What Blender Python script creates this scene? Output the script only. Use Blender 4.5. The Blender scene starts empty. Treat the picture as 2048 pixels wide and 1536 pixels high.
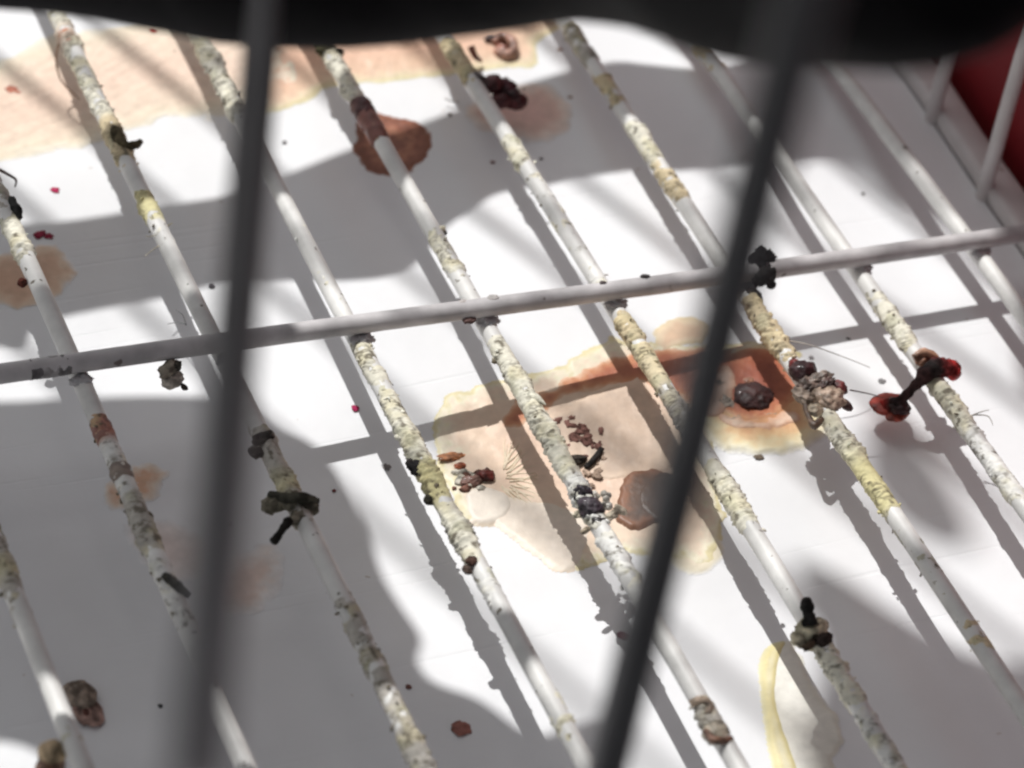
import bpy, bmesh, math, random
import numpy as np
from mathutils import Vector, Matrix, noise as mn
from mathutils.geometry import delaunay_2d_cdt

# ------------------------------------------------------------------ camera, sky, sun, exposure
MM = 0.001
SC = bpy.context.scene
COL = SC.collection
F_PX = 6712.0                                   # focal length for a 2048 pixel wide picture
CAM = np.array([-75.760, -264.676, 240.822])    # millimetres; wires lie in z = 0 and run along y
ROT = np.array([[0.91938391, -0.36666289, 0.14244844],
                [-0.13859213, -0.64084885, -0.75505296],
                [0.36813782, 0.67444131, -0.64000271]])
cd = bpy.data.cameras.new('camera')
cd.sensor_width = 36.0
cd.lens = 36.0 * F_PX / 2048.0
cd.clip_start = 0.01
cd.clip_end = 50.0
cd.dof.use_dof = True
cd.dof.focus_distance = 0.372
cd.dof.aperture_fstop = cd.lens / 4.2
cam = bpy.data.objects.new('camera', cd)
COL.objects.link(cam)
mw = Matrix.Identity(4)
for i in range(3):
    mw[i][0] = ROT[0][i]; mw[i][1] = -ROT[1][i]; mw[i][2] = -ROT[2][i]; mw[i][3] = CAM[i] * MM
cam.matrix_world = mw
SC.camera = cam

LIGHT = np.array([0.203, -0.514, -1.0])         # way the sunlight travels
LDIR = LIGHT / np.linalg.norm(LIGHT)
EL = math.asin(-LDIR[2])
wd = bpy.data.worlds.new('World'); SC.world = wd; wd.use_nodes = True
nt = wd.node_tree
bg = nt.nodes['Background']
sky = nt.nodes.new('ShaderNodeTexSky'); sky.sky_type = 'NISHITA'; sky.sun_disc = False
sky.sun_elevation = EL
sky.sun_rotation = math.atan2(-LDIR[0], -LDIR[1])
sky.dust_density = 3.0
hs = nt.nodes.new('ShaderNodeHueSaturation'); hs.inputs['Saturation'].default_value = 0.22
nt.links.new(sky.outputs[0], hs.inputs['Color']); nt.links.new(hs.outputs[0], bg.inputs['Color'])
bg.inputs['Strength'].default_value = 0.066
sl = bpy.data.lights.new('sun', 'SUN'); sl.energy = 3.05; sl.angle = math.radians(0.53); sl.color = (1.0, 0.99, 0.975)
so = bpy.data.objects.new('sun', sl); COL.objects.link(so)
so.rotation_euler = Vector(LDIR).to_track_quat('-Z', 'Y').to_euler()
SC.view_settings.view_transform = 'Standard'; SC.view_settings.look = 'None'
SC.view_settings.gamma = 1.0; SC.view_settings.exposure = 0.23
SC.cycles.use_denoising = True
SC.cycles.pixel_filter_type = 'BLACKMAN_HARRIS'; SC.cycles.filter_width = 2.3
SC.cycles.max_bounces = 6

# ------------------------------------------------------------------ geometry helpers (millimetres)
def ray(px, py):
    return ROT.T @ np.array([(px - 1024) / F_PX, (py - 768) / F_PX, 1.0])
def at(px, py, z=0.0):
    d = ray(px, py); return CAM + d * ((z - CAM[2]) / d[2])
def deep(px, py, depth):
    return CAM + ray(px, py) * depth
def tray_z(x, y):
    return -(8.3 - 3.2 * np.tanh((np.asarray(x) - 72) / 40) - 0.045 * np.asarray(y)
             + 0.35 * np.sin(np.asarray(x) * 0.06 + np.asarray(y) * 0.09) + 0.25 * np.sin(np.asarray(y) * 0.13 - np.asarray(x) * 0.05))
def on_tray(px, py, lift=0.0):
    z = -8.0
    for _ in range(12):
        p = at(px, py, z + lift); z = float(tray_z(p[0], p[1]))
    p = at(px, py, z + lift); return p
def project(P):
    c = ROT @ (np.asarray(P, float) - CAM)
    return 1024 + F_PX * c[0] / c[2], 768 + F_PX * c[1] / c[2]
OFF = {0: .3, 1: -.35, 2: .35, 3: .25, 4: -.45, 5: -.4, 6: .35, 7: 0, 8: .25}
def wire_x(k): return 16.0 * k + OFF.get(k, 0)
def wire_y(k, py):                              # y on wire k at image row py
    lo, hi = -140.0, 140.0
    for _ in range(40):
        m = (lo + hi) / 2
        if project((wire_x(k), m, 0))[1] > py: lo = m
        else: hi = m
    return (lo + hi) / 2

rng = np.random.default_rng(7)
_perm = rng.random((64, 64, 64)).astype(np.float32)
def vnoise(P):                                  # value noise, vectorised
    P = np.asarray(P, float); i = np.floor(P).astype(int); f = P - i; f = f * f * (3 - 2 * f)
    r = 0
    for a in (0, 1):
        for b in (0, 1):
            for c in (0, 1):
                w = (f[..., 0] if a else 1 - f[..., 0]) * (f[..., 1] if b else 1 - f[..., 1]) * (f[..., 2] if c else 1 - f[..., 2])
                r = r + w * _perm[(i[..., 0] + a) % 64, (i[..., 1] + b) % 64, (i[..., 2] + c) % 64]
    return r
def fbm(P, o=4):
    P = np.asarray(P, float); s = 0; a = .5
    for k in range(o): s = s + a * vnoise(P * 2 ** k + 11.3 * k); a *= .5
    return s / (1 - .5 ** o)

def mesh_obj(name, V, Fc, mat, parent=None, smooth=True, col=None):
    me = bpy.data.meshes.new(name)
    me.from_pydata([tuple(v) for v in np.asarray(V, float) * MM], [], Fc)
    if smooth: me.polygons.foreach_set('use_smooth', [True] * len(me.polygons))
    if col is not None:
        a = me.color_attributes.new('tint', 'FLOAT_COLOR', 'POINT')
        c = np.ones((len(V), 4), np.float32); c[:, :3] = col
        a.data.foreach_set('color', c.ravel())
    me.materials.append(mat); me.update()
    o = bpy.data.objects.new(name, me); COL.objects.link(o)
    if parent: o.parent = parent
    return o
def empty(name, loc=(0, 0, 0)):
    o = bpy.data.objects.new(name, None); COL.objects.link(o); o.empty_display_size = .005
    return o
def tag(o, label=None, cat=None, group=None, kind=None):
    for k, v in (('label', label), ('category', cat), ('group', group), ('kind', kind)):
        if v: o[k] = v
    return o

def tube(pts, rad, seg=14, nz=0.0, ns=1.0, seed=0.0, caps=True):
    pts = np.asarray(pts, float); n = len(pts)
    rad = np.broadcast_to(np.asarray(rad, float), (n,)).copy()
    tg = np.gradient(pts, axis=0); tg /= np.linalg.norm(tg, axis=1)[:, None] + 1e-12
    up = np.array([0, 0, 1.0]) if abs(tg[0][2]) < .9 else np.array([0, 1.0, 0])
    V = []; 
    for i in range(n):
        t = tg[i]; up = up - t * (up @ t); up /= np.linalg.norm(up); s = np.cross(t, up)
        th = np.arange(seg) * 2 * np.pi / seg
        V.append(pts[i] + rad[i] * (np.cos(th)[:, None] * up + np.sin(th)[:, None] * s))
    V = np.array(V)
    if nz:
        c = pts[:, None, :]; d = V - c
        k = 1 + nz * 2 * (fbm(V * ns + seed) - .5)
        V = c + d * k[..., None]
    V = V.reshape(-1, 3)
    Fc = [(i * seg + j, i * seg + (j + 1) % seg, (i + 1) * seg + (j + 1) % seg, (i + 1) * seg + j) for i in range(n - 1) for j in range(seg)]
    if caps:
        Fc.append(tuple(range(seg))[::-1]); Fc.append(tuple((n - 1) * seg + j for j in range(seg)))
    return V, Fc
def spline(P, m=8):
    P = np.asarray(P, float); n = len(P); out = []
    for i in range(n - 1):
        p0 = P[max(i - 1, 0)]; p1 = P[i]; p2 = P[i + 1]; p3 = P[min(i + 2, n - 1)]
        for t in np.arange(m) / m:
            out.append(.5 * (2 * p1 + (p2 - p0) * t + (2 * p0 - 5 * p1 + 4 * p2 - p3) * t * t + (3 * p1 - p0 - 3 * p2 + p3) * t ** 3))
    out.append(P[-1]); return np.array(out)
_ico = {}
def ico(sub):
    if sub not in _ico:
        bm = bmesh.new(); bmesh.ops.create_icosphere(bm, subdivisions=sub, radius=1)
        _ico[sub] = (np.array([v.co[:] for v in bm.verts]), [tuple(v.index for v in f.verts) for f in bm.faces]); bm.free()
    return _ico[sub]
def blob(c, r, amp=.25, ns=1.0, seed=0.0, sub=4, rot=0.0):
    U, Fc = ico(sub); r = np.broadcast_to(np.asarray(r, float), (3,))
    k = 1 + amp * 2.4 * (fbm(U * ns * 1.6 + seed * 3.7 + 20, 4) - .5)
    k = k - amp * .9 * np.abs(fbm(U * ns * 3.4 + seed * 1.9 + 50, 4) - .5)          # creases
    k = k + amp * .9 * (fbm(U * ns * 8.0 + seed * 2.3 + 90, 3) - .5)
    P = U * k[:, None] * r
    ca, sa = math.cos(rot), math.sin(rot)
    P = P @ np.array([[ca, sa, 0], [-sa, ca, 0], [0, 0, 1]])
    return P + np.asarray(c, float), Fc
def joined(parts, mottle=False):
    V = []; Fc = []; C = []; o = 0
    for p in parts:
        v, f = p[0], p[1]
        V.append(v); Fc += [tuple(a + o for a in q) for q in f]; o += len(v)
        c = np.broadcast_to(np.asarray(p[2] if len(p) > 2 else (1, 1, 1), float), (len(v), 3))
        if mottle:
            m_ = np.clip((fbm(v * 1.5 + 13, 4) - .36) * 3.6, 0, 1)[:, None]
            c = c * (.42 + .72 * m_) * np.array([1.0, .97 + .03 * 1, .94])
        C.append(c)
    return np.concatenate(V), Fc, np.concatenate(C)

# ------------------------------------------------------------------ materials
def mat(name, base=(.8, .8, .8), rough=.5, attr=False, vary=.15, vscale=900, bump=.0, bscale=1500, specks=None, spec=.5, coat=0, sss=0):
    m = bpy.data.materials.new(name); m.use_nodes = True
    t = m.node_tree; b = t.nodes['Principled BSDF']; L = t.links
    tc = t.nodes.new('ShaderNodeTexCoord')
    if attr:
        a = t.nodes.new('ShaderNodeVertexColor'); a.layer_name = 'tint'; src = a.outputs[0]
    else:
        a = t.nodes.new('ShaderNodeRGB'); a.outputs[0].default_value = (*base, 1); src = a.outputs[0]
    n = t.nodes.new('ShaderNodeTexNoise'); n.inputs['Scale'].default_value = vscale; n.inputs['Detail'].default_value = 5
    L.new(tc.outputs['Object'], n.inputs['Vector'])
    mp = t.nodes.new('ShaderNodeMapRange'); mp.inputs[3].default_value = 1 - vary; mp.inputs[4].default_value = 1 + vary * .6
    mp.inputs[1].default_value = .3; mp.inputs[2].default_value = .7
    L.new(n.outputs['Fac'], mp.inputs[0])
    mx = t.nodes.new('ShaderNodeMix'); mx.data_type = 'RGBA'; mx.blend_type = 'MULTIPLY'; mx.inputs[0].default_value = 1
    L.new(src, mx.inputs[6]); L.new(mp.outputs[0], mx.inputs[7]); src = mx.outputs[2]
    if specks:
        sc_, thr, scol = specks
        s = t.nodes.new('ShaderNodeTexNoise'); s.inputs['Scale'].default_value = sc_; s.inputs['Detail'].default_value = 2
        L.new(tc.outputs['Object'], s.inputs['Vector'])
        r = t.nodes.new('ShaderNodeMapRange'); r.inputs[1].default_value = thr; r.inputs[2].default_value = thr + .03
        L.new(s.outputs['Fac'], r.inputs[0])
        q = t.nodes.new('ShaderNodeMix'); q.data_type = 'RGBA'
        L.new(r.outputs[0], q.inputs[0]); L.new(src, q.inputs[6]); q.inputs[7].default_value = (*scol, 1); src = q.outputs[2]
    L.new(src, b.inputs['Base Color'])
    b.inputs['Roughness'].default_value = rough
    b.inputs['Specular IOR Level'].default_value = spec
    b.inputs['Coat Weight'].default_value = coat
    b.inputs['Coat Roughness'].default_value = .08
    if sss:
        b.inputs['Subsurface Weight'].default_value = sss; b.inputs['Subsurface Scale'].default_value = .001
        b.inputs['Subsurface Radius'].default_value = (1, .25, .15)
    if bump:
        bn = t.nodes.new('ShaderNodeTexNoise'); bn.inputs['Scale'].default_value = bscale; bn.inputs['Detail'].default_value = 6
        L.new(tc.outputs['Object'], bn.inputs['Vector'])
        bu = t.nodes.new('ShaderNodeBump'); bu.inputs['Strength'].default_value = bump; bu.inputs['Distance'].default_value = .0003
        L.new(bn.outputs['Fac'], bu.inputs['Height']); L.new(bu.outputs[0], b.inputs['Normal'])
    return m
TW = (.79, .795, .805)
M = {
    'tray': mat('tray_plastic', TW, .42, vary=.09, vscale=38, bump=.14, bscale=600, specks=(420, .765, (.56, .52, .48)), spec=.4),
    'stain': mat('dried_juice', rough=.45, attr=True, vary=.10, vscale=700, bump=.25, bscale=1300, spec=.4),
    'wire': mat('white_wire_paint', (.72, .71, .68), .48, vary=.22, vscale=220, bump=.25, bscale=700, specks=(650, .70, (.16, .14, .11)), spec=.5),
    'bar': mat('grey_wire_paint', (.54, .52, .52), .48, vary=.30, vscale=240, bump=.3, bscale=500, specks=(420, .70, (.16, .13, .12)), spec=.5),
    'side': mat('dull_white_paint', (.66, .62, .61), .42, vary=.1, vscale=180, bump=.12, bscale=500, specks=(300, .74, (.35, .25, .22))),
    'crust': mat('dried_crust', rough=.8, attr=True, vary=.14, vscale=1400, bump=.35, bscale=2600, spec=.25),
    'front': mat('backlit_bar_tone', (.21, .20, .205), .5, vary=.1, vscale=90, bump=.1, bscale=300),  # dark base colour stands in for the shade on the backlit bars
    'perch': mat('dark_bark', (.010, .008, .0095), .75, vary=.3, vscale=120, bump=.5, bscale=240, spec=.15),
    'red': mat('red_panel_paint', (.30, .020, .026), .5, vary=.2, vscale=40, bump=.08, bscale=300),
    'caster': mat('shade_caster_brown', (.16, .1, .06), .7, vary=.3, vscale=80),  # plain brown for the added, unseen shade casters
    'scrap': mat('scrap_skin', rough=.5, attr=True, vary=.35, vscale=900, bump=.8, bscale=1500, coat=.12),
    'wet': mat('wet_fruit', rough=.5, attr=True, vary=.4, vscale=700, bump=.8, bscale=1100, coat=.14, spec=.35),
    'dull': mat('dull_scrap', rough=.9, attr=True, vary=.4, vscale=1200, bump=1.0, bscale=1800, spec=.2),
    'fibre': mat('fibre', (.16, .11, .08), .7, vary=.1),
}

def add_scratches(m):
    t = m.node_tree; L = t.links; b = t.nodes['Principled BSDF']
    tc = t.nodes.new('ShaderNodeTexCoord'); prev = b.inputs['Normal'].links[0].from_socket
    for ang, sc_ in ((.5, 1.0), (-.9, 1.3), (1.4, .8)):
        mp = t.nodes.new('ShaderNodeMapping'); mp.inputs['Rotation'].default_value = (0, 0, ang); mp.inputs['Scale'].default_value = (14 * sc_, 700 * sc_, 1)
        n = t.nodes.new('ShaderNodeTexNoise'); n.inputs['Scale'].default_value = 1.0; n.inputs['Detail'].default_value = 1
        L.new(tc.outputs['Object'], mp.inputs['Vector']); L.new(mp.outputs[0], n.inputs['Vector'])
        r = t.nodes.new('ShaderNodeMapRange'); r.inputs[1].default_value = .70; r.inputs[2].default_value = .76
        L.new(n.outputs['Fac'], r.inputs[0])
        bu = t.nodes.new('ShaderNodeBump'); bu.inputs['Strength'].default_value = .35; bu.inputs['Distance'].default_value = .0001; bu.invert = True
        L.new(r.outputs[0], bu.inputs['Height']); L.new(prev, bu.inputs['Normal']); prev = bu.outputs[0]
    L.new(prev, b.inputs['Normal'])
add_scratches(M['tray'])
# ------------------------------------------------------------------ the tray floor
tray = empty('tray')
tag(tray, 'white plastic tray floor under the wires, stained with dried fruit juice', 'tray')
nx, ny = 260, 300
gx = np.linspace(-75, 138.6, nx); gy = np.linspace(-115, 135, ny)
X, Y = np.meshgrid(gx, gy, indexing='ij')
Z = tray_z(X, Y) + .10 * (fbm(np.stack([X * .12, Y * .12, X * 0], -1)) - .5)
V = np.stack([X, Y, Z], -1).reshape(-1, 3)
Fq = [(i * ny + j, (i + 1) * ny + j, (i + 1) * ny + j + 1, i * ny + j + 1) for i in range(nx - 1) for j in range(ny - 1)]
mesh_obj('floor_sheet', V, Fq, M['tray'], tray)
def sheet_z(x, y):
    return tray_z(x, y) + .10 * (fbm(np.stack([x * .12, y * .12, x * 0], -1)) - .5)

def poly_sd(P, poly):                            # signed distance, positive inside
    a = poly; b = np.roll(poly, -1, 0)
    d2 = np.full(len(P), 1e18); ins = np.zeros(len(P), bool)
    for p, q in zip(a, b):
        e = q - p; w = P - p
        t = np.clip((w @ e) / (e @ e + 1e-12), 0, 1)
        d2 = np.minimum(d2, ((w - t[:, None] * e) ** 2).sum(1))
        c = (p[1] > P[:, 1]) != (q[1] > P[:, 1])
        with np.errstate(divide='ignore', invalid='ignore'):
            ins ^= c & (P[:, 0] < (q[0] - p[0]) * (P[:, 1] - p[1]) / (q[1] - p[1]) + p[0])
    return np.where(ins, 1, -1) * np.sqrt(d2)
def ramp(s, keys):
    ks = np.array([k for k, _ in keys]); cs = np.array([c for _, c in keys], float)
    return np.stack([np.interp(s, ks, cs[:, i]) for i in range(3)], -1)
lift_n = [0]
def stain(poly, keys, wob=1.0, thick=.08, ws=.35, res=.24, relief=None, mottled=.5, name='stain'):
    """a dried pool: outline in picture pixels laid on the tray, keys = (mm inside the edge, colour)"""
    P2 = np.array([on_tray(*q)[:2] for q in poly])
    P2 = spline(np.vstack([P2, P2[:1]]), 4)[:-1]
    lo = P2.min(0) - 1; hi = P2.max(0) + 1
    xs = np.arange(lo[0], hi[0], res); ys = np.arange(lo[1], hi[1], res)
    A, B = np.meshgrid(xs, ys, indexing='ij'); Q = np.stack([A.ravel(), B.ravel()], -1)
    seed = lift_n[0] * 5.1
    n3 = np.stack([Q[:, 0] * ws, Q[:, 1] * ws, np.full(len(Q), seed)], -1)
    s = poly_sd(Q, P2) + wob * 2 * (fbm(n3, 5) - .5)
    lift_n[0] += 1
    lift = .012 + (.01 + .004 * lift_n[0]) * np.clip((s + .30) / .6, 0, 1)
    z = sheet_z(Q[:, 0], Q[:, 1]) + lift + thick * np.clip(s / .6, 0, 1) 
    if relief is not None: z = z + relief(Q) * np.clip(s / 1.0, 0, 1)
    c = ramp(s + mottled * 2 * (fbm(n3 * 2.3 + 7, 4) - .5) * np.clip(s / 1.5, 0, 1), keys)
    keep = s > -.35
    n1, n2 = len(xs), len(ys)
    K = keep.reshape(n1, n2); idx = -np.ones(n1 * n2, int)
    cell = K[:-1, :-1] & K[1:, :-1] & K[1:, 1:] & K[:-1, 1:]
    ii, jj = np.nonzero(cell)
    q = np.stack([ii * n2 + jj, (ii + 1) * n2 + jj, (ii + 1) * n2 + jj + 1, ii * n2 + jj + 1], -1)
    u = np.unique(q); idx[u] = np.arange(len(u))
    VV = np.stack([Q[:, 0], Q[:, 1], z], -1)[u]
    return mesh_obj(name, VV, [tuple(r) for r in idx[q]], M['stain'], tray, col=c[u])
PE = (.80, .66, .55); PK = (.78, .58, .46); OR = (.72, .38, .24); BR = (.55, .22, .15); YE = (.74, .66, .36); CR = (.80, .74, .62)
def crinkle(Q):
    a = np.stack([Q[:, 0] * .16 + Q[:, 1] * .10, Q[:, 1] * .62 - Q[:, 0] * .25, Q[:, 0] * 0], -1)
    return .32 * np.abs(fbm(a, 4) - .5) ** .7 - .06
def ripple(Q):
    a = np.stack([Q[:, 0] * .5, Q[:, 1] * .5, Q[:, 0] * 0 + 3], -1)
    return .30 * (fbm(a, 4) - .4)
# peach wash in the far left corner
stain([(-160, 60), (-40, 120), (60, 95), (110, 75), (330, 40), (560, 60), (600, 150), (560, 195), (440, 235), (330, 238), (250, 262), (120, 300), (0, 325), (-160, 340)],
      [(-.3, TW), (.1, (.79, .74, .63)), (1.2, (.79, .69, .54)), (4, (.79, .64, .51)), (9, (.78, .60, .48))], wob=1.6, relief=crinkle, thick=.1, mottled=1.5)
# orange peach pool along the far edge
stain([(500, 30), (1100, 20), (1075, 90), (1060, 130), (960, 142), (850, 155), (760, 165), (690, 172), (640, 178), (612, 205), (545, 222), (500, 200)],
      [(-.3, TW), (.1, (.78, .70, .42)), (.7, (.79, .66, .46)), (1.8, (.78, .56, .40)), (5, (.76, .50, .36))], wob=1.0, relief=ripple, mottled=1.0)
# red brown round stain under the fourth wire
stain([(716, 250), (752, 225), (800, 240), (840, 250), (858, 285), (845, 320), (815, 345), (770, 348), (730, 335), (710, 300)],
      [(-.3, TW), (.0, (.30, .11, .055)), (.35, (.20, .066, .036)), (1.4, (.30, .105, .058)), (2.6, (.40, .165, .09)), (3.6, (.22, .076, .045))], wob=1.0, ws=.6, mottled=2.6)
# faint rose stain round the glossy scrap
stain([(930, 215), (990, 180), (1080, 165), (1130, 200), (1135, 250), (1090, 285), (1010, 270), (950, 250)],
      [(-.3, TW), (.6, (.78, .66, .58)), (2, (.72, .50, .42)), (4, (.68, .44, .38))], wob=1.2, mottled=.8)
# left edge stain
stain([(-60, 530), (20, 505), (110, 490), (145, 530), (135, 575), (90, 605), (30, 618), (-40, 590)],
      [(-.3, TW), (.5, (.76, .60, .46)), (1.6, (.70, .48, .34)), (3, (.62, .40, .28))], wob=1.3, ws=.55, mottled=1.2)
stain([(205, 985), (255, 940), (310, 930), (328, 955), (310, 990), (260, 1015), (215, 1015)],
      [(-.3, TW), (.6, (.77, .64, .52)), (1.6, (.68, .42, .28))], wob=1.3, ws=.6, mottled=1.2)
stain([(480, 1110), (540, 1090), (570, 1130), (560, 1190), (510, 1225), (450, 1230), (400, 1180)],
      [(-.3, TW), (1, (.78, .72, .68)), (2.6, (.75, .60, .53))], wob=1.5, ws=.5, mottled=1.2)
stain([(250, 1050), (340, 1040), (420, 1090), (400, 1150), (330, 1160), (280, 1110)],
      [(-.3, TW), (1, (.78, .72, .69)), (3, (.76, .66, .62))], wob=.8)
# the large pool in the middle
stain([(868, 838), (905, 790), (990, 765), (1045, 752), (1120, 735), (1165, 712), (1215, 682), (1262, 690), (1330, 690), (1420, 690), (1520, 690), (1600, 730),
       (1440, 860), (1440, 960), (1440, 1090), (1405, 1130), (1330, 1120), (1230, 1110), (1165, 1140), (1110, 1120), (1060, 1085), (1000, 1050), (930, 1045), (905, 1000), (880, 930)],
      [(-.3, TW), (.0, (.68, .60, .34)), (.35, (.72, .64, .40)), (.9, (.80, .75, .58)), (1.8, (.79, .68, .53)), (3.2, (.79, .63, .49)), (6, (.78, .61, .47)), (9, (.76, .57, .44))],
      wob=1.3, ws=.5, relief=ripple, thick=.12, mottled=2.2)
stain([(985, 868), (1030, 800), (1100, 775), (1170, 738), (1225, 712), (1300, 700), (1400, 695), (1520, 700), (1500, 770), (1400, 820), (1350, 800), (1265, 775), (1180, 790), (1120, 815), (1060, 850)],
      [(-.3, (.79, .70, .56)), (.3, (.76, .56, .40)), (1.0, (.60, .28, .15)), (2.0, (.44, .16, .09)), (4, (.33, .12, .075))], wob=1.0, ws=.5, relief=ripple, thick=.19, mottled=1.0)
# paler lower tongue of it
stain([(930, 1000), (1000, 990), (1120, 1010), (1180, 1050), (1170, 1120), (1120, 1145), (1050, 1090), (985, 1052), (940, 1045)],
      [(-.3, (.77, .64, .5)), (.3, (.78, .69, .58)), (2, (.79, .70, .60))], wob=.7, thick=.17, relief=ripple, mottled=.8)
# clear drop beside it
stain([(925, 990), (960, 972), (1010, 985), (1028, 1015), (1000, 1045), (955, 1050), (930, 1025)],
      [(-.3, (.7, .62, .5)), (.0, (.66, .55, .42)), (.4, (.76, .69, .60))], wob=.2, thick=.3, mottled=.2)
# grey brown wet film right of it
stain([(1085, 850), (1150, 800), (1240, 760), (1300, 775), (1330, 850), (1340, 930), (1290, 950), (1220, 965), (1150, 930), (1100, 900)],
      [(-.3, (.77, .60, .46)), (.8, (.72, .56, .43)), (2.4, (.60, .47, .37)), (5, (.57, .44, .34))], wob=1.6, ws=.4, relief=ripple, thick=.25, mottled=1.0)
# dark drip by the bar
stain([(1240, 975), (1262, 946), (1300, 942), (1335, 960), (1335, 1030), (1305, 1058), (1270, 1066), (1238, 1050), (1232, 1010)],
      [(-.3, (.7, .52, .38)), (.1, (.20, .095, .055)), (.9, (.25, .12, .07)), (1.8, (.13, .08, .058)), (3, (.09, .062, .05))], wob=1.0, ws=.6, thick=.5, mottled=.8)
stain([(1285, 970), (1315, 948), (1350, 955), (1365, 1000), (1350, 1045), (1310, 1052), (1282, 1030), (1272, 1000)],
      [(-.3, (.16, .09, .06)), (.5, (.11, .07, .05)), (1.6, (.08, .055, .045))], wob=.6, ws=.7, thick=.6, mottled=.9)
# pale drip further down
stain([(1280, 1060), (1400, 1050), (1445, 1085), (1440, 1125), (1390, 1150), (1330, 1120)],
      [(-.3, TW), (.3, (.76, .70, .55)), (2, (.77, .67, .52))], wob=.5)
# orange ring stain
stain([(1392, 780), (1425, 722), (1490, 690), (1560, 700), (1610, 745), (1645, 805), (1652, 860), (1622, 893), (1560, 907), (1480, 908), (1422, 885), (1395, 835)],
      [(-.3, TW), (.4, (.78, .73, .55)), (1.3, (.77, .66, .42)), (2.6, (.72, .50, .28)), (4.5, (.64, .36, .19)), (7, (.52, .24, .13))],
      wob=1.1, ws=.45, relief=ripple, thick=.27, mottled=1.5)
stain([(1508 + 104 * math.cos(a_ * .5236), 772 + 78 * math.sin(a_ * .5236)) for a_ in range(12)],
      [(-.3, (.68, .44, .25)), (.5, (.62, .32, .17)), (1.5, (.47, .17, .085)), (2.6, (.38, .12, .062)), (4.2, (.28, .085, .05))], wob=.9, ws=.6, relief=ripple, thick=.32, mottled=1.2)
stain([(1432, 822), (1470, 838), (1530, 842), (1585, 818), (1605, 850), (1560, 866), (1490, 868), (1440, 852)],
      [(-.3, (.54, .24, .13)), (.6, (.64, .40, .27)), (1.3, (.73, .58, .46))], wob=.9, thick=.40, ws=.7, relief=crinkle)
stain([(1415, 745), (1455, 735), (1475, 760), (1465, 800), (1440, 840), (1405, 830)],
      [(-.3, (.45, .17, .10)), (.6, (.56, .34, .24)), (1.4, (.66, .50, .41))], wob=.9, thick=.40, ws=.7, relief=crinkle)
# beige blot above it
stain([(1316, 665), (1345, 640), (1385, 640), (1420, 655), (1410, 690), (1370, 690), (1330, 710), (1312, 700)],
      [(-.25, TW), (.0, (.66, .54, .34)), (.6, (.70, .56, .40)), (1.6, (.64, .46, .32))], wob=.9, ws=.6, mottled=1.2)
# yellow streak and white film near the lower right
stain([(1535, 1300), (1585, 1288), (1610, 1340), (1640, 1395), (1668, 1430), (1685, 1480), (1668, 1515), (1672, 1560), (1640, 1640), (1575, 1640), (1550, 1500), (1528, 1400), (1524, 1340)],
      [(-.3, TW), (.1, (.76, .74, .64)), (.9, (.80, .78, .70)), (3, (.81, .79, .72))], wob=.6, ws=.7, thick=.12, mottled=.5)
stain([(1545, 1290), (1572, 1286), (1560, 1330), (1556, 1400), (1572, 1470), (1606, 1560), (1616, 1640), (1566, 1640), (1548, 1540), (1530, 1440), (1518, 1360), (1526, 1310)],
      [(-.3, (.80, .77, .68)), (.0, (.72, .66, .40)), (.5, (.72, .63, .32)), (1.2, (.78, .72, .50))], wob=.25, thick=.24, mottled=.5)

# dried ridges that fan out from the crumbs in the middle
rid = []
arc = spline([(1012, 880, 0), (1035, 886, 0), (1058, 905, 0), (1076, 932, 0), (1088, 962, 0), (1094, 990, 0), (1085, 1010, 0), (1060, 1016, 0), (1030, 1010, 0)], 3)
for i, e in enumerate(arc):
    sx, sy = 1002 + 6 * math.sin(i), 962 + (e[1] - 955) * .12
    pp = []
    f1 = .82 + .25 * rng.random(); f0 = .16 + .12 * rng.random()
    for t in np.linspace(f0, f1, 12):
        q = on_tray(sx + (e[0] - sx) * t + 3 * math.sin(t * 5 + i), sy + (e[1] - sy) * t + 3 * math.cos(t * 6 + i * 2))
        pp.append((q[0], q[1], float(sheet_z(np.array([q[0]]), np.array([q[1]]))[0]) + .21))
    rid.append((*tube(pp, np.interp(np.linspace(0, 1, 12), [0, .4, 1], [.10, .14, .04]) * (.7 + .5 * rng.random()), 7, .5, 2, i), (.77, .66, .50)))
Vr, Fr, Cr = joined(rid)
tag(mesh_obj('dried_ridges', Vr, Fr, M['stain'], tray, col=Cr), kind='stuff')

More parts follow.
